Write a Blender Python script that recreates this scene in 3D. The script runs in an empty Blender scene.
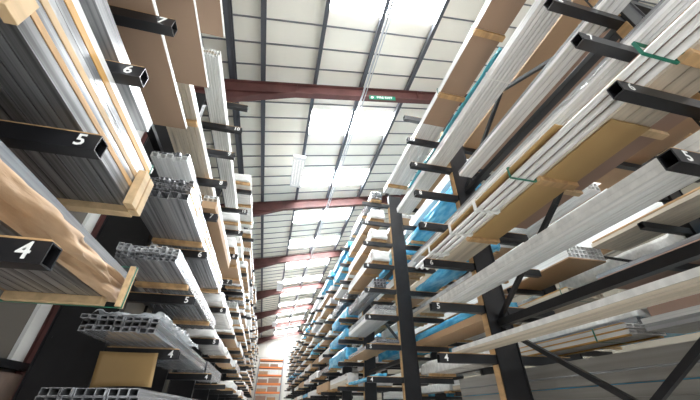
import bpy, bmesh, math, random
from mathutils import Vector, Matrix, noise

S = bpy.context.scene
COL = S.collection
random.seed(7)

# ------------------------------------------------------------------ camera, world, exposure
cam_data = bpy.data.cameras.new('camera')
cam_data.sensor_width = 36.0
cam_data.lens = 16.0
cam_data.clip_end = 200
cam = bpy.data.objects.new('camera', cam_data)
COL.objects.link(cam)
cam.location = (0, 0, 1.6)
cam.rotation_euler = (math.radians(90 + 34.28), 0, math.radians(-13.3))
S.camera = cam

world = bpy.data.worlds.new('daylight')
S.world = world
world.use_nodes = True
wn = world.node_tree.nodes
wn['Background'].inputs['Color'].default_value = (0.93, 0.97, 1.0, 1)
wn['Background'].inputs['Strength'].default_value = 0.8

S.view_settings.view_transform = 'Standard'
S.view_settings.look = 'None'
S.view_settings.gamma = 1
S.view_settings.exposure = 1.15
SKYLIGHT = 27.0
LAMP = 1.2

# ------------------------------------------------------------------ materials
MATS = {}

def mat(name, col, rough=0.5, metal=0.0, noise_amt=0.0, scale=(3, 3, 3), col2=None, bump=0.0, spec=None,
        alpha=None, detail=4.0, coords='Object', wave=None):
    m = bpy.data.materials.new(name)
    m.use_nodes = True
    nt = m.node_tree
    b = nt.nodes['Principled BSDF']
    b.inputs['Base Color'].default_value = (*col, 1)
    b.inputs['Roughness'].default_value = rough
    b.inputs['Metallic'].default_value = metal
    if spec is not None:
        b.inputs['Specular IOR Level'].default_value = spec
    if alpha is not None:
        b.inputs['Alpha'].default_value = alpha
    if noise_amt > 0 or bump > 0:
        tc = nt.nodes.new('ShaderNodeTexCoord')
        mp = nt.nodes.new('ShaderNodeMapping')
        mp.inputs['Scale'].default_value = scale
        no = nt.nodes.new('ShaderNodeTexNoise')
        no.inputs['Scale'].default_value = 1.0
        no.inputs['Detail'].default_value = detail
        nt.links.new(tc.outputs[coords], mp.inputs['Vector'])
        nt.links.new(mp.outputs['Vector'], no.inputs['Vector'])
        if noise_amt > 0:
            cr = nt.nodes.new('ShaderNodeValToRGB')
            c2 = col2 or tuple(c * (1 - noise_amt) for c in col)
            cr.color_ramp.elements[0].position = 0.38
            cr.color_ramp.elements[1].position = 0.62
            cr.color_ramp.elements[0].color = (*c2, 1)
            cr.color_ramp.elements[1].color = (*col, 1)
            nt.links.new(no.outputs['Fac'], cr.inputs['Fac'])
            nt.links.new(cr.outputs['Color'], b.inputs['Base Color'])
        if bump > 0:
            bp = nt.nodes.new('ShaderNodeBump')
            bp.inputs['Strength'].default_value = bump
            bp.inputs['Distance'].default_value = 0.02
            nt.links.new(no.outputs['Fac'], bp.inputs['Height'])
            nt.links.new(bp.outputs['Normal'], b.inputs['Normal'])
    MATS[name] = m
    return m

mat('black_steel', (0.012, 0.012, 0.014), 0.38, 0.0, 0.3, (6, 6, 6), spec=0.5, bump=0.05)
mat('seam_grey', (0.16, 0.165, 0.18), 0.5)
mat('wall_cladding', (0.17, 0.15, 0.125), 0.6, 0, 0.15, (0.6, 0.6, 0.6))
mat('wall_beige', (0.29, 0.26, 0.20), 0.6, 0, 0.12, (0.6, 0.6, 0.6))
mat('tube_white', (0.84, 0.83, 0.80), 0.3)
mat('bright_film', (0.90, 0.89, 0.86), 0.16, 0.05, 0.16, (4, 13, 9), bump=0.5, detail=5)
mat('panel_grey', (0.30, 0.285, 0.26), 0.4, 0.2, 0.25, (3, 0.35, 16), bump=0.05)
mat('board_brown', (0.37, 0.25, 0.17), 0.6, 0, 0.08, (2, 0.6, 2))
mat('card_ochre', (0.50, 0.32, 0.13), 0.5, 0, 0.1, (2, 0.6, 2))
mat('orange_timber', (0.62, 0.35, 0.10), 0.5, 0, 0.2, (14, 2, 14))
mat('purlin_steel', (0.085, 0.09, 0.105), 0.5, 0.2)
mat('red_oxide', (0.15, 0.058, 0.052), 0.55, 0.0, 0.3, (2, 2, 2))
mat('roof_liner', (0.92, 0.895, 0.80), 0.6, 0, 0.05, (0.8, 0.8, 0.8))
mat('wall_liner', (0.72, 0.71, 0.66), 0.6, 0, 0.08, (0.5, 0.5, 0.5))
mat('concrete', (0.55, 0.54, 0.51), 0.7, 0, 0.15, (1.5, 1.5, 1.5))
mat('brick', (0.28, 0.2, 0.16), 0.8, 0, 0.3, (3, 3, 3))
mat('mill_alu', (0.60, 0.61, 0.63), 0.26, 0.6, 0.45, (45, 0.5, 45), bump=0.05)
mat('dark_alu', (0.33, 0.33, 0.335), 0.28, 0.6, 0.62, (38, 0.4, 38), bump=0.05)
mat('white_profile', (0.85, 0.85, 0.83), 0.32, 0.0, 0.20, (42, 0.5, 42), bump=0.08)
mat('film_wrap', (0.78, 0.79, 0.80), 0.14, 0.25, 0.4, (18, 5, 18), bump=0.7, detail=6)  # contrasty colour noise paints glints into the film, on top of the bump
mat('warm_profile', (0.66, 0.57, 0.45), 0.42, 0.0, 0.25, (22, 0.8, 22))
mat('blue_film', (0.15, 0.52, 0.74), 0.22, 0.0, 0.45, (9, 3, 9), col2=(0.05, 0.34, 0.62), bump=0.7)
mat('teal_film', (0.12, 0.50, 0.60), 0.25, 0.0, 0.3, (9, 3, 9), bump=0.6)
mat('green_film', (0.02, 0.35, 0.16), 0.3, 0.0, 0.3, (9, 3, 9), bump=0.6)
mat('kraft_paper', (0.48, 0.31, 0.18), 0.65, 0.0, 0.2, (9, 3, 14), bump=0.9, detail=5)
mat('carton', (0.43, 0.275, 0.155), 0.65, 0.0, 0.08, (2, 0.6, 2))
mat('carton_dark', (0.33, 0.21, 0.155), 0.65, 0.0, 0.12, (2, 0.6, 2))
mat('timber', (0.60, 0.37, 0.17), 0.6, 0.0, 0.28, (14, 2, 14))
mat('pale_timber', (0.64, 0.45, 0.25), 0.6, 0.0, 0.22, (14, 2, 14))
mat('strap_green', (0.01, 0.16, 0.10), 0.35)
mat('strap_white', (0.85, 0.85, 0.82), 0.3)
mat('orange_paint', (0.80, 0.22, 0.05), 0.45)
mat('rack_grey', (0.30, 0.31, 0.33), 0.5, 0.3)
mat('label_white', (0.85, 0.85, 0.82), 0.5)
mat('label_orange', (0.9, 0.2, 0.04), 0.5)
mat('sign_green', (0.005, 0.17, 0.10), 0.4)
mat('galvanised', (0.55, 0.57, 0.6), 0.4, 0.7)
mat('fitting_white', (0.82, 0.83, 0.84), 0.4)
mat('grey_trim', (0.45, 0.46, 0.47), 0.5)
mat('clear_film', (0.85, 0.88, 0.9), 0.12, 0.0, 0.3, (14, 14, 14), bump=0.8, alpha=0.45, detail=6)
mat('red_brown', (0.22, 0.06, 0.05), 0.6)

def emit(name, col, st):
    m = bpy.data.materials.new(name)
    m.use_nodes = True
    b = m.node_tree.nodes['Principled BSDF']
    b.inputs['Base Color'].default_value = (0.8, 0.8, 0.8, 1)
    b.inputs['Emission Color'].default_value = (*col, 1)
    b.inputs['Emission Strength'].default_value = st
    MATS[name] = m
emit('rooflight', (0.95, 0.98, 1.0), SKYLIGHT)
emit('lamp_tube', (1.0, 0.97, 0.9), LAMP)

# ------------------------------------------------------------------ helpers
class MB:
    """collects boxes and other shapes into one mesh"""
    def __init__(self):
        self.v = []; self.f = []
    def box(self, x0, x1, y0, y1, z0, z1):
        n = len(self.v)
        self.v += [(x0, y0, z0), (x1, y0, z0), (x1, y1, z0), (x0, y1, z0), (x0, y0, z1), (x1, y0, z1), (x1, y1, z1), (x0, y1, z1)]
        self.f += [tuple(n + i for i in q) for q in ((0, 3, 2, 1), (4, 5, 6, 7), (0, 1, 5, 4), (1, 2, 6, 5), (2, 3, 7, 6), (3, 0, 4, 7))]
        return self
    def prism(self, poly, axis, a, b):
        """poly: 2-D outline in the plane normal to axis ('x': (y,z), 'y': (x,z), 'z': (x,y))"""
        n = len(self.v); k = len(poly)
        def P(p, t):
            return {'x': (t, p[0], p[1]), 'y': (p[0], t, p[1]), 'z': (p[0], p[1], t)}[axis]
        self.v += [P(p, a) for p in poly] + [P(p, b) for p in poly]
        self.f.append(tuple(n + i for i in range(k))[::-1]); self.f.append(tuple(n + k + i for i in range(k)))
        for i in range(k):
            j = (i + 1) % k
            self.f.append((n + i, n + j, n + k + j, n + k + i))
        return self
    def tube_y(self, x0, x1, y0, y1, z0, z1, t):
        """hollow rectangular bar running along y, open ends"""
        return self._hollow('y', (x0, x1, z0, z1), y0, y1, t)
    def tube_x(self, x0, x1, y0, y1, z0, z1, t):
        return self._hollow('x', (y0, y1, z0, z1), x0, x1, t)
    def _hollow(self, axis, r, a, b, t):
        p0, p1, z0, z1 = r
        out = [(p0, z0), (p1, z0), (p1, z1), (p0, z1)]
        inn = [(p0 + t, z0 + t), (p1 - t, z0 + t), (p1 - t, z1 - t), (p0 + t, z1 - t)]
        n = len(self.v)
        def P(p, s):
            return (s, p[0], p[1]) if axis == 'x' else (p[0], s, p[1])
        for s in (a, b):
            self.v += [P(p, s) for p in out] + [P(p, s) for p in inn]
        for i in range(4):
            j = (i + 1) % 4
            self.f += [(n + i, n + j, n + 8 + j, n + 8 + i), (n + 4 + i, n + 12 + i, n + 12 + j, n + 4 + j),
                       (n + i, n + 4 + i, n + 4 + j, n + j), (n + 8 + i, n + 8 + j, n + 12 + j, n + 12 + i)]
        return self
    def cyl(self, p, q, r, seg=8):
        p = Vector(p); q = Vector(q); d = (q - p).normalized()
        a = d.orthogonal().normalized(); b = d.cross(a)
        n = len(self.v)
        for c in (p, q):
            for i in range(seg):
                t = 2 * math.pi * i / seg
                self.v.append(tuple(c + a * (r * math.cos(t)) + b * (r * math.sin(t))))
        for i in range(seg):
            j = (i + 1) % seg
            self.f.append((n + i, n + j, n + seg + j, n + seg + i))
        self.f.append(tuple(n + i for i in range(seg))[::-1]); self.f.append(tuple(n + seg + i for i in range(seg)))
        return self
    def bar(self, p, q, w, h):
        """rectangular bar from p to q, w across, h in the plane of the bar and z"""
        p = Vector(p); q = Vector(q); d = (q - p).normalized()
        up = Vector((0, 0, 1)) if abs(d.z) < 0.95 else Vector((0, 1, 0))
        s = d.cross(up).normalized(); u = s.cross(d)
        n = len(self.v)
        for c in (p, q):
            for a, b in ((-1, -1), (1, -1), (1, 1), (-1, 1)):
                self.v.append(tuple(c + s * (a * w / 2) + u * (b * h / 2)))
        self.f += [tuple(n + i for i in qd) for qd in ((0, 3, 2, 1), (4, 5, 6, 7), (0, 1, 5, 4), (1, 2, 6, 5), (2, 3, 7, 6), (3, 0, 4, 7))]
        return self
    def mesh(self, name, m):
        me = bpy.data.meshes.new(name)
        me.from_pydata(self.v, [], self.f)
        bm = bmesh.new(); bm.from_mesh(me)
        bmesh.ops.recalc_face_normals(bm, faces=bm.faces)
        bm.to_mesh(me); bm.free()
        me.materials.append(MATS[m] if isinstance(m, str) else m)
        return me
    def build(self, name, m, parent=None, bevel=0.0, smooth=False):
        me = self.mesh(name, m)
        o = bpy.data.objects.new(name, me)
        COL.objects.link(o)
        if parent is not None: attach(o, parent)
        if bevel:
            md = o.modifiers.new('bevel', 'BEVEL'); md.width = bevel; md.segments = 2; md.limit_method = 'ANGLE'
        if smooth:
            for p in me.polygons: p.use_smooth = True
        return o

def attach(o, parent):
    o.parent = parent
    # shapes are written in world coordinates: undo the parent's offset (parents are never rotated here)
    off = Vector((0, 0, 0)); p = parent
    while p is not None:
        off += p.location; p = p.parent
    o.location = o.location - off

def tag(o, label, cat, group=None):
    o['label'] = label; o['category'] = cat
    if group: o['group'] = group
    return o

def thing(name, loc, label, cat, group=None):
    o = bpy.data.objects.new(name, None)
    o.empty_display_size = 0.1
    COL.objects.link(o); o.location = loc
    return tag(o, label, cat, group)

def struct(name, mb, m, parent=None):
    o = mb.build(name, m, parent)
    if parent is None: o['kind'] = 'structure'
    return o

def copy_part(src, parent, dy=0.0, dx=0.0):
    c = src.copy(); COL.objects.link(c)
    c.parent = parent
    c.location = (src.location.x + dx, src.location.y + dy, src.location.z)
    return c

def L(k):                     # height of the centre line of arm level k
    return 2.14 + 0.61 * (k - 4)
ARM_H = 0.05
LINER = 0.012
def T(k):                     # where goods rest on level k
    return L(k) + ARM_H + LINER

ORD = ['first', 'second', 'third', 'fourth', 'fifth', 'sixth', 'seventh', 'eighth', 'ninth', 'tenth', 'eleventh',
       'twelfth', 'thirteenth', 'fourteenth', 'fifteenth']

# ------------------------------------------------------------------ the building
RS = 0.22                                                # roof slope
def roof_z(x): return 9.65 + RS * x
XW0, XW1 = -3.3, 13.0
Y0, Y1 = -4.0, 43.0
struct('floor', MB().box(XW0, XW1, Y0, Y1, -0.15, 0.0), 'concrete')
struct('ceiling', MB().prism([(XW0, roof_z(XW0)), (XW1, roof_z(XW1)), (XW1, roof_z(XW1) + 0.12), (XW0, roof_z(XW0) + 0.12)], 'y', Y0, Y1), 'roof_liner')

# seams of the roof sheets
seam_ys = [4.06 - 12 * .622 + i * 0.622 for i in range(74)]
sm = MB()
for y in seam_ys:
    sm.prism([(XW0 + .02, roof_z(XW0) - 0.03), (XW1 - .02, roof_z(XW1) - 0.03), (XW1 - .02, roof_z(XW1)), (XW0 + .02, roof_z(XW0))], 'y', y, y + 0.03)
struct('trim_1', sm, 'seam_grey')

# walls
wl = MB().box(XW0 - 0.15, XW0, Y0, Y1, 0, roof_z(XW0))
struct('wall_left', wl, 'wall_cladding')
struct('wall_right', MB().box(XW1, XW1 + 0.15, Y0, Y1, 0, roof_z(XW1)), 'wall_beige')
rr_ = MB()
for i in range(24):
    rr_.box(XW1 - .04, XW1, Y0, Y1, .4 + i * .5, .44 + i * .5)
struct('trim_6', rr_, 'wall_cladding')
struct('wall_back', MB().prism([(XW0, 0), (XW1, 0), (XW1, roof_z(XW1)), (XW0, roof_z(XW0))], 'y', Y1, Y1 + 0.15), 'wall_liner')
# brick plinth, rails and pale flashing on the left wall, vertical sheet joints on the far wall
struct('trim_2', MB().box(XW0, XW0 + 0.08, Y0, Y1, 0.0, 2.02), 'brick')
rl = MB()
for z in (2.06, 3.9, 5.6):
    rl.box(XW0, XW0 + 0.12, Y0, Y1, z, z + 0.09)
for i in range(24):
    y = 0.55 + i * 1.75
    rl.box(XW0, XW0 + 0.06, y, y + 0.05, 2.15, 7.6)
struct('trim_3', rl, 'black_steel')
fl = MB()
for i in range(8):
    y = 5.1 + i * 5.25
    fl.box(XW0, XW0 + 0.05, y + .3, y + 0.55, 2.15, 7.6)
struct('trim_4', fl, 'label_white')
fw = MB()
for i in range(13):
    x = XW0 + 0.5 + i * 1.2
    fw.box(x, x + 0.03, Y1 - 0.03, Y1, 0, roof_z(x) - 0.02)
fw.box(XW0, XW1, Y1 - 0.04, Y1 - 0.001, 7.0, 7.05)
struct('trim_5', fw, 'grey_trim')

# purlins
for i, x in enumerate([-2.65, -1.98, -1.19, 0.245, 1.66, 3.18, 4.65, 6.1, 7.55, 9.0, 10.45, 11.9]):
    b = roof_z(x) - 0.2 - .03
    w = 0.10 if i != 1 else 0.15
    mb = MB()
    mb.prism([(x, b), (x + w, b + RS * w), (x + w, b + 0.02), (x + 0.02, b + 0.02), (x + 0.02, roof_z(x) - 0.05), (x + w, roof_z(x) - 0.045), (x + w, roof_z(x) - .031 + RS * w), (x, roof_z(x) - .031)], 'y', Y0, Y1 - .05)
    o = mb.build('roof_purlin', 'purlin_steel')
    nm = ['nearest the left wall', 'over the left rack tips', 'over the left side of the aisle', 'left of the rooflights', 'down the middle of the rooflights',
          'at the right edge of the rooflights', 'over the right rack', 'over the back arms of the right rack', 'over the narrow right aisle',
          'over the far right rack', 'beyond the far right rack', 'nearest the right wall'][i]
    tag(o, 'dark grey steel roof purlin running ' + nm, 'purlin', 'roof purlins')

# portal frame rafters with an eaves haunch
def raf_top(x): return roof_z(x) - 0.235
for i in range(7):
    y = 5.76 + 6.15 * i
    t = thing('roof_rafter', (XW0, y, 0), 'nearest dark red steel roof rafter, carrying the green exit sign' if i == 0 else f'dark red steel roof rafter and column, {ORD[i]} one from the camera', 'beam', 'portal frame rafters')
    web = MB()
    xs = [XW0 + .3, -0.2, XW1 - 0.02]
    bot = [raf_top(xs[0]) - 0.95, raf_top(xs[1]) - 0.40, raf_top(xs[2]) - 0.40]
    tw = 0.012
    web.prism([(xs[0], bot[0]), (xs[1], bot[1]), (xs[2], bot[2]), (xs[2], raf_top(xs[2]) - 0.02), (xs[0], raf_top(xs[0]) - 0.02)], 'y', y - tw, y + tw)
    web.build('web', 'red_oxide', t)
    fl_ = MB()
    fl_.prism([(xs[0], raf_top(xs[0]) - .02), (xs[2], raf_top(xs[2]) - .02), (xs[2], raf_top(xs[2])), (xs[0], raf_top(xs[0]))], 'y', y - 0.09, y + 0.09)
    fl_.prism([(xs[0], bot[0] - .02), (xs[1], bot[1] - .02), (xs[2], bot[2] - .02), (xs[2], bot[2]), (xs[1], bot[1]), (xs[0], bot[0])], 'y', y - 0.09, y + 0.09)
    # straight bottom flange of the rafter carried on over the haunch
    fl_.prism([(xs[0], raf_top(xs[0]) - .42), (xs[1], raf_top(xs[1]) - .42), (xs[1], raf_top(xs[1]) - .40), (xs[0], raf_top(xs[0]) - .40)], 'y', y - 0.07, y + 0.07)
    fl_.build('flange', 'red_oxide', t)
    st = MB()
    for x in (-0.2, 3.6, 7.2):
        st.box(x - .006, x + .006, y - 0.085, y + 0.085, raf_top(x) - 0.40, raf_top(x) - 0.02)
    st.build('stiffener', 'red_oxide', t)
    c = MB()
    zt = raf_top(xs[0]) - .001
    c.box(xs[0] - .02, xs[0], y - .09, y + .09, 0, zt); c.box(XW0 + .01, XW0 + .03, y - .09, y + .09, 0, zt - .07)
    c.box(XW0 + .03, xs[0] - .02, y - .01, y + .01, 0, zt - .07)
    c.build('column', 'red_oxide', t)

# rooflights: bright translucent sheets between two purlins
sl_y = [-3.4, -0.5, 2.62, 6.83, 10.02, 13.25, 16.4, 19.75, 22.95, 26.1, 29.3, 32.5, 35.7, 38.9, 41.7]
for i, y in enumerate(sl_y):
    for j, (xa, xb) in enumerate(((0.33, 1.64), (1.76, 3.16))):
        mb = MB().prism([(xa, roof_z(xa) - 0.012), (xb, roof_z(xb) - 0.012), (xb, roof_z(xb) - 0.004), (xa, roof_z(xa) - 0.004)], 'y', y, y + 1.03)
        o = struct(f'window_{2 * i + j + 1}', mb, 'rooflight')
# conduit cable tray below the rafters along the aisle
cd = MB().cyl((1.70, Y0 + .1, 9.30), (1.70, Y1 - .1, 9.30), 0.03, 8)
cd.cyl((1.78, Y0 + .1, 9.30), (1.78, Y1 - .1, 9.30), 0.014, 8)
for i in range(7):
    y = 5.76 + 6.15 * i
    cd.cyl((1.70, y, 9.30), (1.70, y, raf_top(1.7) - 0.415), 0.008, 6)
tag(cd.build('cable_conduit', 'galvanised'), 'thin grey conduit running the length of the roof below the rooflights', 'conduit')

def text_mesh(name, body, size, m, loc, rot, parent=None, extrude=0.001):
    cu = bpy.data.curves.new(name, 'FONT')
    cu.body = body; cu.size = size; cu.extrude = extrude
    cu.align_x = 'CENTER'; cu.align_y = 'CENTER'; cu.resolution_u = 2; cu.offset = size * 0.015
    tmp = bpy.data.objects.new(name, cu)
    COL.objects.link(tmp)
    dg = bpy.context.evaluated_depsgraph_get()
    me = bpy.data.meshes.new_from_object(tmp.evaluated_get(dg))
    bpy.data.objects.remove(tmp)
    me.materials.clear(); me.materials.append(MATS[m])
    o = bpy.data.objects.new(name, me); COL.objects.link(o)
    o.location = loc; o.rotation_euler = rot
    if parent is not None: attach(o, parent)
    return o

# green exit sign on the first rafter
t = thing('exit_sign', (2.34, 5.66, 9.29), 'small green fire exit sign fixed on the nearest red rafter', 'sign')
ang = -math.atan(RS)
sg = MB().prism([(1.93, 9.29), (2.77, 9.29 + RS * .84), (2.77, 9.46 + RS * .84), (1.93, 9.46)], 'y', 5.655, 5.668)
sg.build('sign_board', 'sign_green', t)
text_mesh('lettering', 'FIRE EXIT', 0.125, 'label_white', (2.42, 5.652, 9.375 + RS * .49), (math.radians(90), ang, 0), t)
MB().prism([(1.98, 9.34), (2.04, 9.35), (2.07, 9.41), (2.03, 9.44), (1.98, 9.41)], 'y', 5.650, 5.655).build('pictogram', 'label_white', t)

# louvred light fittings hanging from the purlin
def fitting(x, y, z, label):
    t = thing('light_fitting', (x, y, z), label, 'light fitting', 'hanging light fittings')
    w, l = 0.42, 1.75
    MB().box(x - w/2, x + w/2, y, y + l, z + .06, z + .1).build('housing', 'fitting_white', t)
    fr = MB()
    fr.box(x - w/2, x - w/2 + .012, y, y + l, z, z + .06); fr.box(x + w/2 - .012, x + w/2, y, y + l, z, z + .06)
    fr.box(x - w/2 + .012, x + w/2 - .012, y, y + .16, z - .01, z + .06); fr.box(x - w/2 + .012, x + w/2 - .012, y + l - .05, y + l, z - .01, z + .06)
    fr.build('frame', 'fitting_white', t)
    lo = MB()
    for i in range(1, 22):
        yy = y + .16 + i * (l - .22) / 22
        lo.box(x - w/2 + .014, x + w/2 - .014, yy, yy + .008, z, z + .03)
    lo.build('louvre', 'galvanised', t)
    for k in range(4):
        xx = x - w/2 + .06 + k * .1
        MB().cyl((xx, y + .18, z + .042), (xx, y + l - .08, z + .042), 0.009, 8).build('tube_lamp', 'lamp_tube', t)
    hg = MB()
    for yy in (y + .2, y + l - .2):
        hg.cyl((x + .1, yy, z + .1), (x + .1, yy, roof_z(x + .1) - .0), .006, 6)
    hg.build('hanger', 'purlin_steel', t)
fitting(0.16, 8.15, 8.8, 'white louvred light fitting hanging beside the third rooflight, nearest of them')
fitting(0.16, 21.0, 8.8, 'white louvred light fitting hanging halfway down the hall')
fitting(0.16, 32.6, 8.8, 'white louvred light fitting hanging near the far wall')

# ------------------------------------------------------------------ cantilever racks
def upright_at(*a, dz=0.0, **k):
    global L
    keep = L
    L = lambda n: keep(n) + dz
    t = upright(*a, **k)
    L = keep
    return t

def upright(x0, x1, y, top, side, levels, ordinal, tip_l=None, tip_r=None, numbers=(), where='left', detail=True, nonum=False):
    t = thing('rack_upright', ((x0 + x1) / 2, y, 0), f'black steel cantilever upright with arms, {ordinal} from the camera, {where} rack', 'rack upright', f'uprights of the {where} rack')
    w = 0.07
    mb = MB()
    # two flanges and a boxed web
    mb.box(x0, x0 + .018, y - w, y + w, 0.012, top); mb.box(x1 - .018, x1, y - w, y + w, 0.012, top)
    mb.box(x0 + .018, x1 - .018, y - .055, y + .055, 0.012, top)
    mb.build('column', 'black_steel', t)
    MB().box(x0 - .3, x1 + .3, y - .08, y + .08, 0.0, 0.011).build('base_plate', 'black_steel', t)
    if detail:
        for k in levels:
            for dx in (.06, x1 - x0 - .06):
                MB().cyl((x0 + dx, y - .055, L(k) + .13), (x0 + dx, y - .062, L(k) + .13), .009, 8).build('bolt', 'black_steel', t)
        if where == 'right':
            for k in levels[:-1]:
                MB().box(x0 - .013, x0 - .001, y - .05, y + .05, L(k) + .056, L(k + 1) - .056).build('timber_facing', 'timber', t)
    for k in levels:
        for tip, xa in ((tip_l, x0), (tip_r, x1)):
            if tip is None: continue
            s = 1 if tip > xa else -1
            if where == 'left' and ordinal == 'first' and k == 4: tip += .06
            a, b = sorted((tip, xa + s * .004))
            am = MB().tube_x(a, b, y - .04, y + .04, L(k) - ARM_H, L(k) + ARM_H, .007)
            arm = am.build('arm', 'black_steel', t)
            if detail:
                MB().box(min(a, b) + .012, max(a, b) - .012, y - .036, y + .036, L(k) + ARM_H, L(k) + ARM_H + LINER - .001).build('timber_liner', 'timber', arm)
            if k in numbers and (s > 0) == (where == 'left'):
                text_mesh('level_number', str(k), 0.105, 'label_white', (tip - s * (0.085 if where != 'left' else 0.08), y - .0415, L(k)), (math.radians(90), 0, 0), arm)
    return t

def numbers_tip(l, r, where):
    return l if where != 'left' else r

LX0, LX1, LT = -2.36, -1.76, -1.0
RX0, RX1, RT, RTB = 2.77, 3.12, 2.0, 3.9
TX0, TX1, TT = 5.9, 6.25, 5.0
LEV = list(range(3, 12))
LY = [1.47, 4.3] + [7.15 + 2.85 * i for i in range(11)]
RY = [0.85, 3.82] + [6.95 + 3.0 * i for i in range(11)]
TY = [-0.15 + 3.0 * i for i in range(8)]
TDZ = -0.14
for i, y in enumerate(LY):
    upright(LX0, LX1, y, 6.55, 1, LEV, ORD[i], tip_r=LT, numbers=range(4, 11) if i < 3 else (), where='left', detail=i < 4)
for i, y in enumerate(RY):
    upright(RX0, RX1, y, 6.75, 1, LEV, ORD[i], tip_l=RT, tip_r=RTB, numbers=range(4, 11) if i < 3 else (), where='right', detail=i < 4)
for i, y in enumerate(TY):
    upright_at(TX0, TX1, y, 6.75, 1, LEV[:-1], ORD[i], tip_l=TT, tip_r=7.1, where='far right', detail=False, dz=TDZ)

# horizontal ties and cross braces in the plane of the uprights
def tie(y0, y1, z, label, x=2.95, w=.10, h=.075):
    tag(MB().box(x - w/2, x + w/2, y0, y1, z, z + h).build('rack_tie', 'black_steel', bevel=.004), label, 'rack tie', 'horizontal ties of the racks')
def brace(p, q, label, x=2.95, w=.05):
    tag(MB().bar((x, *p), (x, *q), .045, w).build('rack_brace', 'black_steel'), label, 'rack brace', 'diagonal braces of the racks')
def bays(YS, a, b):
    return YS[a] + .072, YS[b] - .072
y0, y1 = bays(RY, 0, 1)
tie(y0, y1, 4.68, 'black horizontal rack tie high between the first two right uprights')
tie(y0, y1, 2.53, 'black horizontal rack tie at head height between the first two right uprights', h=.09)
brace((y1, 4.80), (2.4, 5.66), 'steep black brace rising from the second right upright above the high tie')
brace((2.36, 5.66), (y0, 4.84), 'black brace from the high joint down to the first right upright')
brace((y1, 2.64), (2.33, 3.56), 'steep black brace rising from the second right upright above the low tie')
brace((2.33, 3.56), (y0, 4.6), 'black brace from the low brace joint up to the first right upright')
brace((y1, 2.50), (y0, 0.75), 'long black brace falling toward the camera under the low tie')
brace((y0, 2.50), (2.45, 1.5), 'black brace falling away from the camera, crossing at the lower right corner', x=2.90)
for n in range(1, 11, 2):
    y0, y1 = bays(RY, n + 1, n + 2) if n + 2 < len(RY) else (0, 0)
    if not y1: continue
    tie(y0, y1, 4.68, f'black horizontal rack tie high in the {ORD[n + 1]} bay of the right rack')
    tie(y0, y1, 2.53, f'black horizontal rack tie low in the {ORD[n + 1]} bay of the right rack')
    brace((y0, 2.7), (y1, 4.6), f'black diagonal brace in the {ORD[n + 1]} bay of the right rack')
y0, y1 = bays(TY, 1, 2)
tie(y0, y1, 3.1, 'black horizontal tie in the nearest bay of the far right rack', x=6.07)
brace((y0, 3.2), (y1, 5.0), 'black diagonal brace in the nearest bay of the far right rack', x=6.07)
for n in range(0, 12, 2):
    y0, y1 = bays(LY, n, n + 1)
    tie(y0, y1, 4.9, f'black horizontal rack tie in the {ORD[n]} bay of the left rack', x=-2.06)
    brace((y0 + .02, 2.3), (y1 - .02, 4.75), f'black diagonal brace in the {ORD[n]} bay of the left rack', x=-2.06)

# ------------------------------------------------------------------ goods
# layers from the bottom up: (kind, height, how many across)
def soft_box(x0, x1, y0, y1, z0, z1, amp, seed, nx=7, ny=40, nz=5):
    """box with creased, uneven faces (paper or film wrap)"""
    bm = bmesh.new()
    def grid(f, a, b):
        vs = [[bm.verts.new(f(i / a, j / b)) for j in range(b + 1)] for i in range(a + 1)]
        for i in range(a):
            for j in range(b):
                bm.faces.new((vs[i][j], vs[i + 1][j], vs[i + 1][j + 1], vs[i][j + 1]))
    X = lambda u: x0 + (x1 - x0) * u
    Y = lambda v: y0 + (y1 - y0) * v
    Zf = lambda w: z0 + (z1 - z0) * w
    grid(lambda u, v: (X(u), Y(v), z0), nx, ny); grid(lambda u, v: (X(u), Y(v), z1), nx, ny)
    grid(lambda u, v: (x0, Y(u), Zf(v)), ny, nz); grid(lambda u, v: (x1, Y(u), Zf(v)), ny, nz)
    grid(lambda u, v: (X(u), y0, Zf(v)), nx, nz); grid(lambda u, v: (X(u), y1, Zf(v)), nx, nz)
    bmesh.ops.remove_doubles(bm, verts=bm.verts, dist=1e-5)
    c = Vector(((x0 + x1) / 2, 0, (z0 + z1) / 2))
    for v in bm.verts:
        n1 = noise.noise(Vector((v.co.x * 7 + seed, v.co.y * 1.9, v.co.z * 9)))
        n2 = noise.noise(Vector((v.co.x * 18, v.co.y * 6 + seed, v.co.z * 20)))
        d = (v.co - c); d.y = 0
        k = amp * (n1 + .5 * n2 - .6)
        if d.length > 1e-6: v.co += d.normalized() * k
        v.co.y += amp * n2
        v.co.z = min(max(v.co.z, z0), z1)
    bmesh.ops.recalc_face_normals(bm, faces=bm.faces)
    me = bpy.data.meshes.new('soft')
    bm.to_mesh(me); bm.free()
    for p in me.polygons: p.use_smooth = True
    return me

def mesh_obj(name, me, m, parent):
    me.name = name
    me.materials.append(MATS[m])
    o = bpy.data.objects.new(name, me); COL.objects.link(o)
    attach(o, parent)
    return o

BARNAME = {'mill_alu': 'silver_profile', 'dark_alu': 'dark_profile', 'white_profile': 'white_profile', 'warm_profile': 'beige_profile',
           'film_wrap': 'wrapped_profile', 'bright_film': 'wrapped_profile', 'panel_grey': 'grey_panel', 'galvanised': 'steel_profile'}

def ring(mb, x0, x1, z0, z1, y, w=.016, t=.003):
    mb.box(x0 - t, x0, y, y + w, z0 - t, z1 + t); mb.box(x1, x1 + t, y, y + w, z0 - t, z1 + t)
    mb.box(x0, x1, y, y + w, z0 - t, z0); mb.box(x0, x1, y, y + w, z1, z1 + t)

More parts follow.
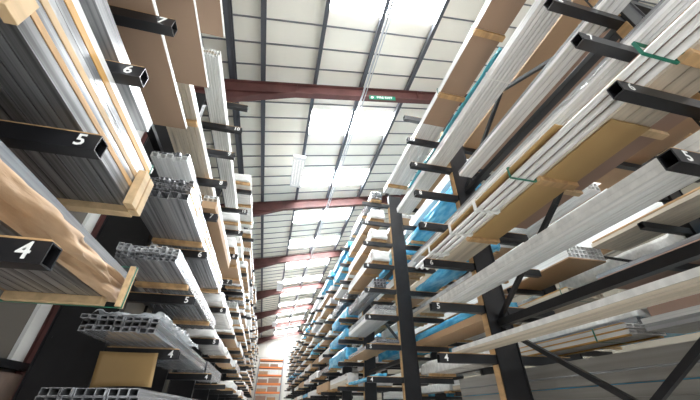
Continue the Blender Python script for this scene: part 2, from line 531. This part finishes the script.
def pack(name, cat, label, x0, x1, y0, y1, z, layers, battens=(), straps=(), strap_m='strap_green', group=None,
         detail=2, batten_h=.05, lip=0.0, batten_m='timber', stagger=.0):
    """a strapped bundle of long goods resting on the arms at height z"""
    rnd = random.Random(hash((round(x0 * 100), round(y0 * 100), round(z * 100))) & 0xffff)
    t = thing(name, ((x0 + x1) / 2, (y0 + y1) / 2, z), label, cat, group)
    zz = z
    zb = z
    if battens:
        for b in battens:
            MB().box(x0 - lip, x1 + lip, b, b + .08, z, z + batten_h).build('batten', batten_m, t, bevel=.003 if detail >= 2 else 0)
        zz = z + batten_h
        zb = zz
    for (kind, h, n) in layers:
        hh = h - .002
        if kind in BARNAME:
            w = (x1 - x0) / n
            if detail >= 2 and n > 1:
                for i in range(n):
                    dy = rnd.uniform(-stagger, stagger)
                    g = .0035
                    MB().tube_y(x0 + i * w + g, x0 + (i + 1) * w - g, y0 + dy, y1 + dy, zz, zz + hh, min(.006, w * .12)).build(BARNAME[kind], kind, t)
            else:
                mb = MB()
                for i in range(n):
                    dy = rnd.uniform(-stagger, stagger)
                    mb.tube_y(x0 + i * w + .004, x0 + (i + 1) * w - .004, y0 + dy, y1 + dy, zz, zz + hh, min(.007, w * .13))
                mb.build(BARNAME[kind] + ('s' if n > 1 else ''), kind, t)
        elif kind == 'round':
            w = (x1 - x0) / n
            for i in range(n):
                MB().cyl((x0 + (i + .5) * w, y0, zz + w * .30), (x0 + (i + .5) * w, y1, zz + w * .30), w / 2 * .60, 16).build('white_tube', 'tube_white', t, smooth=True)
        elif kind in ('timber', 'pale_timber', 'orange_timber'):
            MB().box(x0, x0 + .06, y0 + .03, y1 - .03, zz, zz + hh).box(x1 - .06, x1, y0 + .03, y1 - .03, zz, zz + hh).build('timber_lath', kind, t, bevel=.003)
        elif kind == 'kraft':
            mesh_obj('paper_wrap', soft_box(x0 + .004, x1 - .004, y0, y1, zz, zz + hh, .03, x0 * 10), 'kraft_paper', t)
        elif kind in ('blue_film', 'teal_film', 'clear_wrap', 'green_film'):
            mesh_obj('film_wrap', soft_box(x0 + .004, x1 - .004, y0, y1, zz, zz + hh, .022, x0 * 10 + z), 'bright_film' if kind == 'clear_wrap' else kind, t)
        elif kind in ('carton', 'carton_dark', 'card_ochre'):
            MB().box(x0, x1, y0, y1, zz, zz + hh).build('carton', kind, t, bevel=.004)
        elif kind == 'sheet':            # boards with a pale edge
            MB().box(x0 + .004, x1 - .004, y0 + .004, y1 - .004, zz, zz + .008).build('brown_sheet', 'board_brown', t)
            MB().box(x0, x1, y0, y1, zz + .008, zz + hh).build('white_board', 'white_profile', t)
        zz += h
    if straps:
        for s in straps:
            mb = MB(); ring(mb, x0 - lip - .002, x1 + lip + .002, zb, zz, s)
            mb.build('strap', strap_m, t)
    return t

GL = 'goods on the left rack'; GR = 'goods on the right rack'

# ---- left rack, first bay (past the camera) ----
A = pack('profile_bundle', 'profile bundle', 'kraft-wrapped silver profile bundle on wooden battens, lowest and nearest on the left', -1.72, -1.17, -2.5, 2.58, T(4),
     [('dark_alu', .03, 8), ('mill_alu', .02, 8)], battens=(-1.5, 0.3, 2.47), lip=.01, group=GL, batten_h=.055, batten_m='pale_timber')
for n_, (xa, xb, ya, yb, za, zb) in enumerate(((-1.74, -1.09, -2.45, 2.62, .056, .175), (-1.73, -1.075, -2.4, 2.68, .12, .212))):
    mesh_obj('paper_wrap', soft_box(xa, xb, ya, yb, T(4) + za, T(4) + zb, .06, 3 + n_ * 5, ny=90, nz=8), 'kraft_paper', A)
for i in range(6):
    w = .61 / 6
    MB().tube_y(-1.73 + i * w + .003, -1.73 + (i + 1) * w - .003, -2.5, 2.6, T(4) + .214, T(4) + .272, .006).build('silver_profile', 'mill_alu', A)
MB().box(-1.078, -1.045, 2.49, 2.56, T(4), T(4) + .29).build('timber_post', 'pale_timber', A, bevel=.003)
mb = MB(); ring(mb, -1.75, -1.043, T(4) - .001, T(4) + .29, 2.515); mb.build('strap', 'strap_green', A)
B = pack('profile_bundle', 'profile bundle', 'silver profile bundle with yellow timber laths at level 5, above the kraft-wrapped one', -1.72, -1.14, -2.5, 2.34, T(5),
     [('dark_alu', .09, 7), ('timber', .04, 1), ('mill_alu', .05, 6), ('pale_timber', .045, 1), ('film_wrap', .04, 6), ('mill_alu', .055, 5), ('orange_timber', .05, 1), ('white_profile', .05, 6)],
     battens=(-1.5, .4, 2.26), straps=(2.29,), group=GL, lip=.0, batten_h=.055, batten_m='pale_timber')
for i in range(2):
    MB().box(-1.136, -1.075, 2.13 + i * .1, 2.21 + i * .1, T(5) + .0, T(5) + .30).build('timber_post', 'pale_timber', B, bevel=.003)
MB().box(-1.136, -1.09, .80, .88, T(5) + .002, T(5) + .15).build('timber_post', 'pale_timber', B, bevel=.003)
def sheetpack(label, x0, x1, y0, y1, k, th=.045, group=GL):
    return pack('board_stack', 'boards', label, x0, x1, y0, y1, T(k), [('sheet', th, 1)], group=group)
sheetpack('large brown board stack with a white edge, above the timber-lath bundle', -1.70, -1.14, -2.0, 2.60, 7, .05)
pack('profile_bundle', 'profile bundle', 'thin silver profile bundle at level 6, over the timber-lath bundle', -1.72, -1.18, -2.4, 2.1, T(6), [('mill_alu', .06, 6), ('mill_alu', .05, 6)], battens=(-1.6, .8), group=GL)
sheetpack('pale brown board stack with a white edge at level 8, nearest left bay', -1.70, -1.065, -2.0, 2.52, 8, .05)
sheetpack('brown board stack with a ragged white edge at level 9, nearest left bay', -1.60, -1.0, -2.0, 2.25, 9, .06)

# ---- left rack, second bay ----
pack('profile_bundle', 'profile bundle', 'low bundle of hollow dark-ended profiles at level 3, second bay of the left rack', -1.70, -.98, 3.3, 6.6, T(3), [('mill_alu', .06, 9), ('mill_alu', .06, 9)], battens=(3.5, 5.4), group=GL, stagger=.03)
J = pack('profile_bundle', 'profile bundle', 'hollow-ended silver profiles at level 4 under crumpled film, left rack', -1.70, -1.06, 3.42, 6.6, T(4), [('mill_alu', .05, 9), ('dark_alu', .05, 9), ('mill_alu', .04, 9)], group=GL, stagger=.035)
pack('profile_bundle', 'profile bundle', 'white-sided hollow profiles at level 5, second bay of the left rack', -1.62, -1.05, 3.32, 6.55, T(5), [('mill_alu', .04, 10), ('mill_alu', .04, 10), ('film_wrap', .04, 10), ('film_wrap', .04, 10)], battens=(4.0, 5.9), group=GL, stagger=.03)
pack('profile_bundle', 'profile bundle', 'broad silver bundle with a timber edge at level 6, second bay of the left rack', -1.66, -1.06, 3.1, 6.4, T(6), [('mill_alu', .09, 6), ('orange_timber', .03, 1), ('mill_alu', .035, 12), ('mill_alu', .035, 12), ('timber', .03, 1), ('mill_alu', .04, 12)], battens=(4.1, 6.1), group=GL, stagger=.03)
pack('profile_bundle', 'profile bundle', 'small white-topped profile bundle at level 7, set back, second left bay', -1.66, -1.25, 3.2, 6.3, T(7), [('white_profile', .07, 5), ('mill_alu', .05, 8)], battens=(4.4,), group=GL, stagger=.03)
pack('profile_bundle', 'profile bundle', 'white and beige profile bundle at level 8, second bay of the left rack', -1.70, -1.28, 2.3, 5.0, T(8), [('warm_profile', .06, 7), ('white_profile', .06, 5)], battens=(3.1, 4.85), group=GL)
pack('profile_bundle', 'profile bundle', 'striped white profile bundle with a printed near end at level 10 of the left rack', -1.55, -1.27, 2.95, 7.3, T(10), [('white_profile', .06, 7), ('warm_profile', .05, 7), ('white_profile', .05, 7)], group=GL, stagger=.02)
pack('profile_bundle', 'profile bundle', 'brown carton and beige profiles at level 7, past the second left upright', -1.23, -1.03, 4.15, 6.5, T(7), [('carton', .12, 1), ('warm_profile', .05, 3), ('white_profile', .05, 3)], group=GL)

# crumpled clear film over the level 4 profiles and the brown card hanging under them
def sheet_mesh(P, nu, nv):
    vs = [P(i / nu, j / nv) for i in range(nu + 1) for j in range(nv + 1)]
    fs = [(i * (nv + 1) + j, (i + 1) * (nv + 1) + j, (i + 1) * (nv + 1) + j + 1, i * (nv + 1) + j + 1) for i in range(nu) for j in range(nv)]
    me = bpy.data.meshes.new('sheet'); me.from_pydata(vs, [], fs)
    for p in me.polygons: p.use_smooth = True
    return me
def sheet_thing(name, label, cat, P, nu, nv, m, thick=.003):
    me = sheet_mesh(P, nu, nv); me.name = name; me.materials.append(MATS[m])
    o = bpy.data.objects.new(name, me); COL.objects.link(o)
    md = o.modifiers.new('thickness', 'SOLIDIFY'); md.thickness = thick
    return tag(o, label, cat)
zt = T(4) + .145
sheet_thing('plastic_film', 'crumpled clear plastic film lying on the level 4 profiles at the left', 'plastic film',
            lambda u, v: (-1.62 + .62 * u + .02 * noise.noise(Vector((u * 9, v * 14, 1))), 3.4 + 1.9 * v, zt + .10 * abs(noise.noise(Vector((u * 5, v * 11, 3)))) + .035 * abs(noise.noise(Vector((u * 17, v * 31, 5))))), 24, 48, 'clear_film', .002)
sheet_thing('cardboard_sheet', 'tan cardboard sheet hanging upright below the level 4 profiles at the left', 'cardboard',
            lambda u, v: (-1.70 + .56 * u - .03 * v, 4.12 + .03 * math.sin(u * 3.1) - .015 * v, 1.80 + .33 * v + .02 * math.sin(u * 2.6) * (1 - v)), 14, 6, 'card_ochre', .006)

# ---- right rack, first bay ----
pack('profile_bundle', 'profile bundle', 'long white profile bundle with a brown card underside at level 10, topmost right', 2.16, 2.60, -.5, 5.68, T(10), [('white_profile', .07, 6), ('white_profile', .05, 5)], battens=(1.72, 2.77, 5.3), straps=(1.75, 2.8), group=GR, batten_h=.05, lip=.01)
c = thing('card_wrap', (2.42, 1.5, T(10) + .02), 'brown cardboard cover under the topmost white profiles on the near right', 'cardboard')
for a, b in ((-.4, 1.71), (1.81, 2.76), (2.86, 3.45)):
    MB().box(2.17, 2.59, a, b, T(10) + .036, T(10) + .049).build('card_panel', 'board_brown', c)
pack('film_roll_bundle', 'profile bundle', 'narrow teal film-wrapped bundle beside the topmost white profiles, right rack', 2.63, 2.70, 1.9, 5.3, T(10), [('teal_film', .08, 1)], group=GR)
pack('profile_bundle', 'profile bundle', 'straight white profile bundle running the whole first bay at level 9, right rack', 2.36, 2.68, -1.0, 5.45, T(9), [('white_profile', .06, 6), ('white_profile', .06, 6)], group=GR, straps=(2.0, 4.9), strap_m='strap_white', stagger=.03)
pack('profile_bundle', 'profile bundle', 'slim pair of silver rails at level 8, right rack first bay', 2.53, 2.75, -1.0, 3.3, T(8), [('white_profile', .05, 3), ('mill_alu', .04, 4)], group=GR)
pack('profile_bundle', 'profile bundle', 'film-wrapped silver and white profile bundle at level 7, right rack first bay', 2.50, 2.70, -1.5, 5.3, T(7), [('white_profile', .04, 4), ('film_wrap', .035, 3), ('mill_alu', .035, 3)], group=GR, stagger=.03)
t = pack('tube_bundle', 'tube bundle', 'three white tubes tied with white tape at level 6, edge of the right rack', 2.01, 2.27, -1.5, 4.2, T(6), [('round', .087, 3)], group=GR)
MB().box(2.07, 2.275, -1.45, 3.95, T(6) + .062, T(6) + .085).build('card_backing', 'carton_dark', t)
MB().box(2.0, 2.275, 1.3, 3.9, T(6) + .086, T(6) + .096).build('card_cover', 'card_ochre', t)
mb = MB(); ring(mb, 2.0, 2.28, T(6), T(6) + .12, .62, w=.02); mb.build('strap', 'strap_green', t)
mb = MB(); ring(mb, 2.0, 2.28, T(6), T(6) + .12, 1.88, w=.02); mb.build('strap', 'strap_green', t)
for y in (2.45, 3.0, 3.6):
    mb = MB(); ring(mb, 1.995, 2.28, T(6), T(6) + .12, y, w=.05, t=.004); mb.build('tape', 'strap_white', t)
pack('profile_bundle', 'profile bundle', 'wide pale profiles with a tan card underneath at level 6, behind the three tubes', 2.32, 2.72, -1.5, 3.9, T(6), [('warm_profile', .05, 3), ('mill_alu', .05, 4), ('white_profile', .05, 4)], battens=(-.6, .55, 1.85, 3.1), straps=(.58, 1.88), group=GR, batten_h=.05, lip=.02)
c = tag(MB().box(2.33, 2.71, 1.12, 1.845, T(6) + .034, T(6) + .047).build('cardboard_sheet', 'card_ochre'), 'near piece of tan cardboard strapped under the level 6 profiles, right', 'cardboard')
c = tag(MB().box(2.33, 2.71, 1.935, 3.095, T(6) + .034, T(6) + .047).build('cardboard_sheet', 'card_ochre'), 'far piece of tan cardboard strapped under the level 6 profiles, right', 'cardboard')
pack('profile_bundle', 'profile bundle', 'bright film-wrapped profile bundle at level 5, right rack first bay', 2.28, 2.50, -1.5, 4.08, T(5), [('white_profile', .05, 3), ('bright_film', .05, 2), ('bright_film', .055, 2)], group=GR)
pack('profile_bundle', 'profile bundle', 'thin pale wrapped profile pack at level 4, lowest on the near right', 2.28, 2.52, -1.0, 3.97, T(4), [('warm_profile', .025, 3), ('bright_film', .05, 2)], group=GR)

# back side of the right rack, first and second bay
pack('carton_pack', 'carton', 'wide tan carton at level 10 on the back arms of the right rack', 3.15, 3.75, -1.0, 4.1, T(10), [('carton', .12, 1)], group=GR)
pack('carton_pack', 'carton', 'long brown cartons with white edging at level 7 on the back arms, right rack', 3.16, 3.85, .9, 3.7, T(7), [('carton_dark', .10, 1), ('white_profile', .03, 4)], battens=(1.5, 2.6), group=GR, batten_m='pale_timber')
pack('carton_pack', 'carton', 'brown carton and loose silver bars at level 9 on the back arms, right rack', 3.16, 3.8, .9, 3.7, T(9), [('carton_dark', .08, 1), ('mill_alu', .05, 5)], group=GR)
pack('profile_bundle', 'profile bundle', 'film-wrapped silver bundle at level 6 on the back arms, nearest right', 3.3, 3.7, -.5, 1.8, T(6), [('clear_wrap', .12, 1)], group=GR)
pack('panel_stack', 'panels', 'tall grey panel stack with blue film lines in the lower right corner', 3.2, 3.85, -1.2, 5.5, T(3), [('panel_grey', .12, 1), ('panel_grey', .10, 1), ('blue_film', .010, 1), ('panel_grey', .09, 1), ('mill_alu', .02, 2), ('panel_grey', .13, 1)], group=GR)
pack('profile_bundle', 'profile bundle', 'white and orange striped bundle in the lower right on the back arms at level 4', 3.3, 3.75, 2.45, 4.2, T(4), [('orange_timber', .015, 1), ('white_profile', .04, 5), ('orange_timber', .015, 1), ('white_profile', .04, 5), ('orange_timber', .012, 1)], straps=(2.8,), group=GR)
pack('profile_bundle', 'profile bundle', 'pale blue-grey profile pack at level 4 in the lower right corner', 3.3, 3.75, -1.2, 2.3, T(4), [('mill_alu', .06, 4), ('white_profile', .05, 4)], group=GR)

# ---- fill the rest of the bays ----
def near_end_mix(rnd, side):
    r = rnd.random()
    if r < .30: return 'white profile bundle on brown card', [('carton', .015, 1), ('white_profile', .05, 8), ('white_profile', .05, 8)], 'profile_bundle'
    if r < .42: return 'white profile bundle', [('white_profile', .06, 7), ('white_profile', .06, 7)], 'profile_bundle'
    if r < .54: return 'silver profile bundle', [('mill_alu', .05, 8), ('mill_alu', .05, 8)], 'profile_bundle'
    if r < .62: return 'beige and white profile bundle', [('warm_profile', .05, 7), ('white_profile', .06, 6)], 'profile_bundle'
    if r < .66: return 'brown carton pack', [('carton', .12, 1)], 'carton_pack'
    if side == 'right' and r < .85: return 'blue film-wrapped bundle', [('blue_film', .13, 1)], 'wrapped_bundle'
    return 'clear film-wrapped bundle', [('clear_wrap', .13, 1)], 'wrapped_bundle'

def one(nm, desc, lay, a, bb, ya, yb, k, where, b, rnd, battens, ends, dz=0.0):
    t = pack(nm, 'bundle' if nm != 'carton_pack' else 'carton', f'{desc}, level {k}, {ORD[b]} bay of the {where}', a, bb, ya, yb, T(k) + dz, lay,
             battens=battens, group=f'goods in the {where}', detail=1, stagger=.035 if b < 5 else 0)
    z0 = T(k) + dz + (.051 if battens else 0.001)
    h = sum(l[1] for l in lay)
    if ends:        # crumpled film gathered round the near end
        mesh_obj('end_film', soft_box(a - .015, bb + .015, ya - .05, ya + .30, z0, z0 + h + .025, .035, rnd.uniform(0, 99), nx=9, ny=5, nz=5), 'bright_film', t)
    return t

def fill(YS, start, x_in, x_out, side, where, seed, levels=range(3, 12), skip=.10, end=None, lead=.22, fixed=None, dz=0.0):
    rnd = random.Random(seed)
    n = len(YS)
    for b in range(start, (end or n - 1)):
        for k in levels:
            if rnd.random() < skip and not (fixed and (b, k) in fixed): continue
            desc, lay, nm = near_end_mix(rnd, side)
            s = rnd.uniform(1.2, 2.5) if side == 'right' else rnd.uniform(1.0, 2.0)
            lay = [(a, round(h * (s if h > .02 else 1), 3), c) for a, h, c in lay]
            f = rnd.uniform(.6, .95)
            off = rnd.uniform(-.04, .05)
            ya = YS[b] - lead - rnd.uniform(0, .22)
            yb = YS[b + 1] - lead - .22 - rnd.uniform(.15, .25)
            if b == n - 2: yb = YS[b + 1] + .2
            bat = (ya + .06, YS[b] + .8, yb - .45) if rnd.random() < .7 else ()
            ends = b < 7 and rnd.random() < .45 and 'film' not in desc and nm != 'carton_pack'
            if fixed and (b, k) in fixed:
                desc, lay, f, bat_on, ends = fixed[(b, k)]
                nm = 'profile_bundle'; off = 0; ya = YS[b] - lead - .08
                bat = (ya + .06, YS[b] + .8, yb - .45) if bat_on else ()
            i_ = x_out + (x_in - x_out) * f
            a, bb = sorted((x_out + off * (1 if x_in > x_out else -1), i_))
            one(nm, desc, lay, a, bb, ya, yb, k, where, b, rnd, bat, ends, dz)
W2 = [('carton', .015, 1), ('white_profile', .08, 7), ('white_profile', .08, 7), ('white_profile', .08, 7)]
FR = {(2, 10): ('white profiles on card with ragged film', W2, .75, True, True),
      (2, 9): ('white profiles on card with frayed film', W2, .8, True, True),
      (2, 8): ('white profiles on card with torn film', W2, .85, True, True),
      (2, 7): ('hollow black-ended silver profiles', [('mill_alu', .07, 4), ('mill_alu', .07, 4), ('mill_alu', .07, 4)], .6, False, False),
      (2, 6): ('tall white profiles with hollow ends', [('white_profile', .05, 9), ('white_profile', .05, 9), ('film_wrap', .05, 9), ('film_wrap', .05, 9)], 1.0, False, False),
      (2, 5): ('thin grid of hollow silver profiles', [('carton', .015, 1), ('mill_alu', .04, 9), ('mill_alu', .04, 9)], 1.0, False, False),
      (2, 4): ('single row of blue-filmed profiles', [('blue_film', .06, 1)], .4, False, False),
      (2, 3): ('white profiles on thick timbers', [('white_profile', .06, 8), ('film_wrap', .05, 8)], 1.0, True, False)}
fill(LY, 2, -1.72, -1.06, 'left', 'left rack', 3, lead=.18, levels=[3, 4, 5, 6, 7, 8, 9, 11])
fill(LY, 3, -1.72, -1.06, 'left', 'left rack', 4, lead=.18, levels=[10])
fill(RY, 2, 2.72, 2.2, 'right', 'right rack front', 5, lead=.0, fixed=FR)
BL_ = [('blue_film', .20, 1)]
FB = {(1, 9): ('blue film-wrapped bundle', BL_, .9, True, False), (1, 8): ('white profile bundle with film', [('white_profile', .09, 6), ('white_profile', .09, 6)], .9, False, True),
      (1, 7): ('blue film-wrapped bundle', [('blue_film', .16, 1)], .7, False, False), (1, 6): ('grey-white profile bundle', [('warm_profile', .08, 6), ('film_wrap', .08, 6)], .9, True, True),
      (1, 5): ('tan carton topped with blue film', [('carton', .12, 1), ('blue_film', .14, 1)], .9, False, False), (1, 4): ('clear film-wrapped bundle', [('clear_wrap', .22, 1)], .9, True, False)}
fill(RY, 1, 3.18, 3.82, 'right', 'right rack back', 9, end=8, lead=-.6, levels=range(4, 12), fixed=FB)
fill(TY, 2, 5.82, 5.1, 'right', 'far right rack front', 12, lead=-.75, end=7, dz=TDZ - LINER + .001)
TG = 'goods in the far right rack front'
def TT_(k): return T(k) + TDZ - LINER + .001
def far(label, x0, x1, y0, y1, k, lay, **kw): return pack('profile_bundle', 'profile bundle', label, x0, x1, y0, y1, TT_(k), lay, group=TG, **kw)
far('hollow-ended white profiles on tan card at level 7, far right rack', 5.02, 5.84, 4.15, 6.2, 7, [('carton', .03, 1), ('white_profile', .08, 9), ('white_profile', .08, 9), ('white_profile', .08, 9)])
far('hollow-ended beige profiles with a green strap at level 6, far right rack', 5.05, 5.8, 4.45, 6.2, 6, [('orange_timber', .02, 1), ('warm_profile', .08, 8), ('warm_profile', .08, 8), ('orange_timber', .02, 1)], straps=(4.6,))
far('small white profile bundle tied with card at level 8, far right rack', 5.15, 5.6, 3.1, 6.2, 8, [('white_profile', .08, 5), ('white_profile', .08, 5)], battens=(3.3,))
far('long beige profile bundle at level 8 running toward the camera, far right rack', 5.25, 5.85, -.6, 2.95, 8, [('warm_profile', .07, 5), ('carton_dark', .04, 1)])
far('long beige timber-coloured bundle at level 7, far right rack', 5.05, 5.7, -.6, 3.7, 7, [('warm_profile', .06, 5), ('timber', .03, 1)])
far('brown carton and silver bars at level 6, far right rack', 5.1, 5.8, -.6, 3.9, 6, [('carton_dark', .14, 1), ('mill_alu', .06, 6)])
far('dark brown carton under white profiles at level 5, far right rack', 5.1, 5.8, -.6, 3.4, 5, [('carton_dark', .16, 1), ('white_profile', .08, 5)])
far('blue film-wrapped bundle at level 4, far right rack', 5.15, 5.7, -.3, 3.6, 4, [('clear_wrap', .12, 1), ('blue_film', .10, 1)])
far('brown carton at level 9, far right rack', 5.1, 5.8, -.6, 3.4, 9, [('carton', .14, 1)])
far('white profile bundle at level 9 beyond the brown carton, far right rack', 5.1, 5.8, 3.6, 6.2, 9, [('white_profile', .09, 7), ('white_profile', .09, 7)])
far('silver profile bundle at level 5 beyond the long white one, far right rack', 5.1, 5.8, 3.6, 6.2, 5, [('mill_alu', .09, 7), ('clear_wrap', .12, 1)])

fill(TY, 0, 6.33, 7.05, 'right', 'far right rack back', 21, lead=-.5, end=5, dz=TDZ - LINER + .001, levels=range(4, 11))

# ---- orange pallet rack at the far end ----
t = thing('pallet_rack', (.47, 40.8, 0), 'grey pallet rack with orange beams against the far wall at the aisle end', 'pallet rack')
for x in (-0.9, 1.75):
    for y in (40.2, 41.2):
        MB().box(x - .05, x + .05, y - .04, y + .04, 0, 6.6).build('rack_post', 'rack_grey', t)
for k, z in enumerate((1.6, 2.45, 3.25, 4.05, 4.85, 5.62, 6.35)):
    for y in (40.15, 41.25):
        MB().box(-.85, 1.7, y - .03, y + .03, z, z + .16).build('beam', 'orange_paint', t)
    MB().box(-.85, 1.7, 40.18, 41.22, z + .06, z + .10).build('deck', 'rack_grey', t)
rnd = random.Random(2)
for k, z in enumerate((1.6, 2.45, 3.25, 4.05, 4.85, 5.62)):
    x = -.8
    for j in range(2):
        w = rnd.uniform(.8, 1.15)
        h = rnd.uniform(.25, .5)
        m = rnd.choice(['carton', 'white_profile', 'carton_dark', 'kraft_paper'])
        nm = {'carton': 'tan', 'white_profile': 'white', 'carton_dark': 'dark brown', 'kraft_paper': 'kraft'}[m]
        o = MB().box(x, x + w, 40.25, 41.1, z + .161, z + .161 + h).build('storage_box', m, bevel=.01)
        tag(o, f'{nm} box on the {"left" if j == 0 else "right"} of pallet rack shelf {k + 1} from the bottom', 'box', 'boxes on the pallet rack')
        x += w + .15
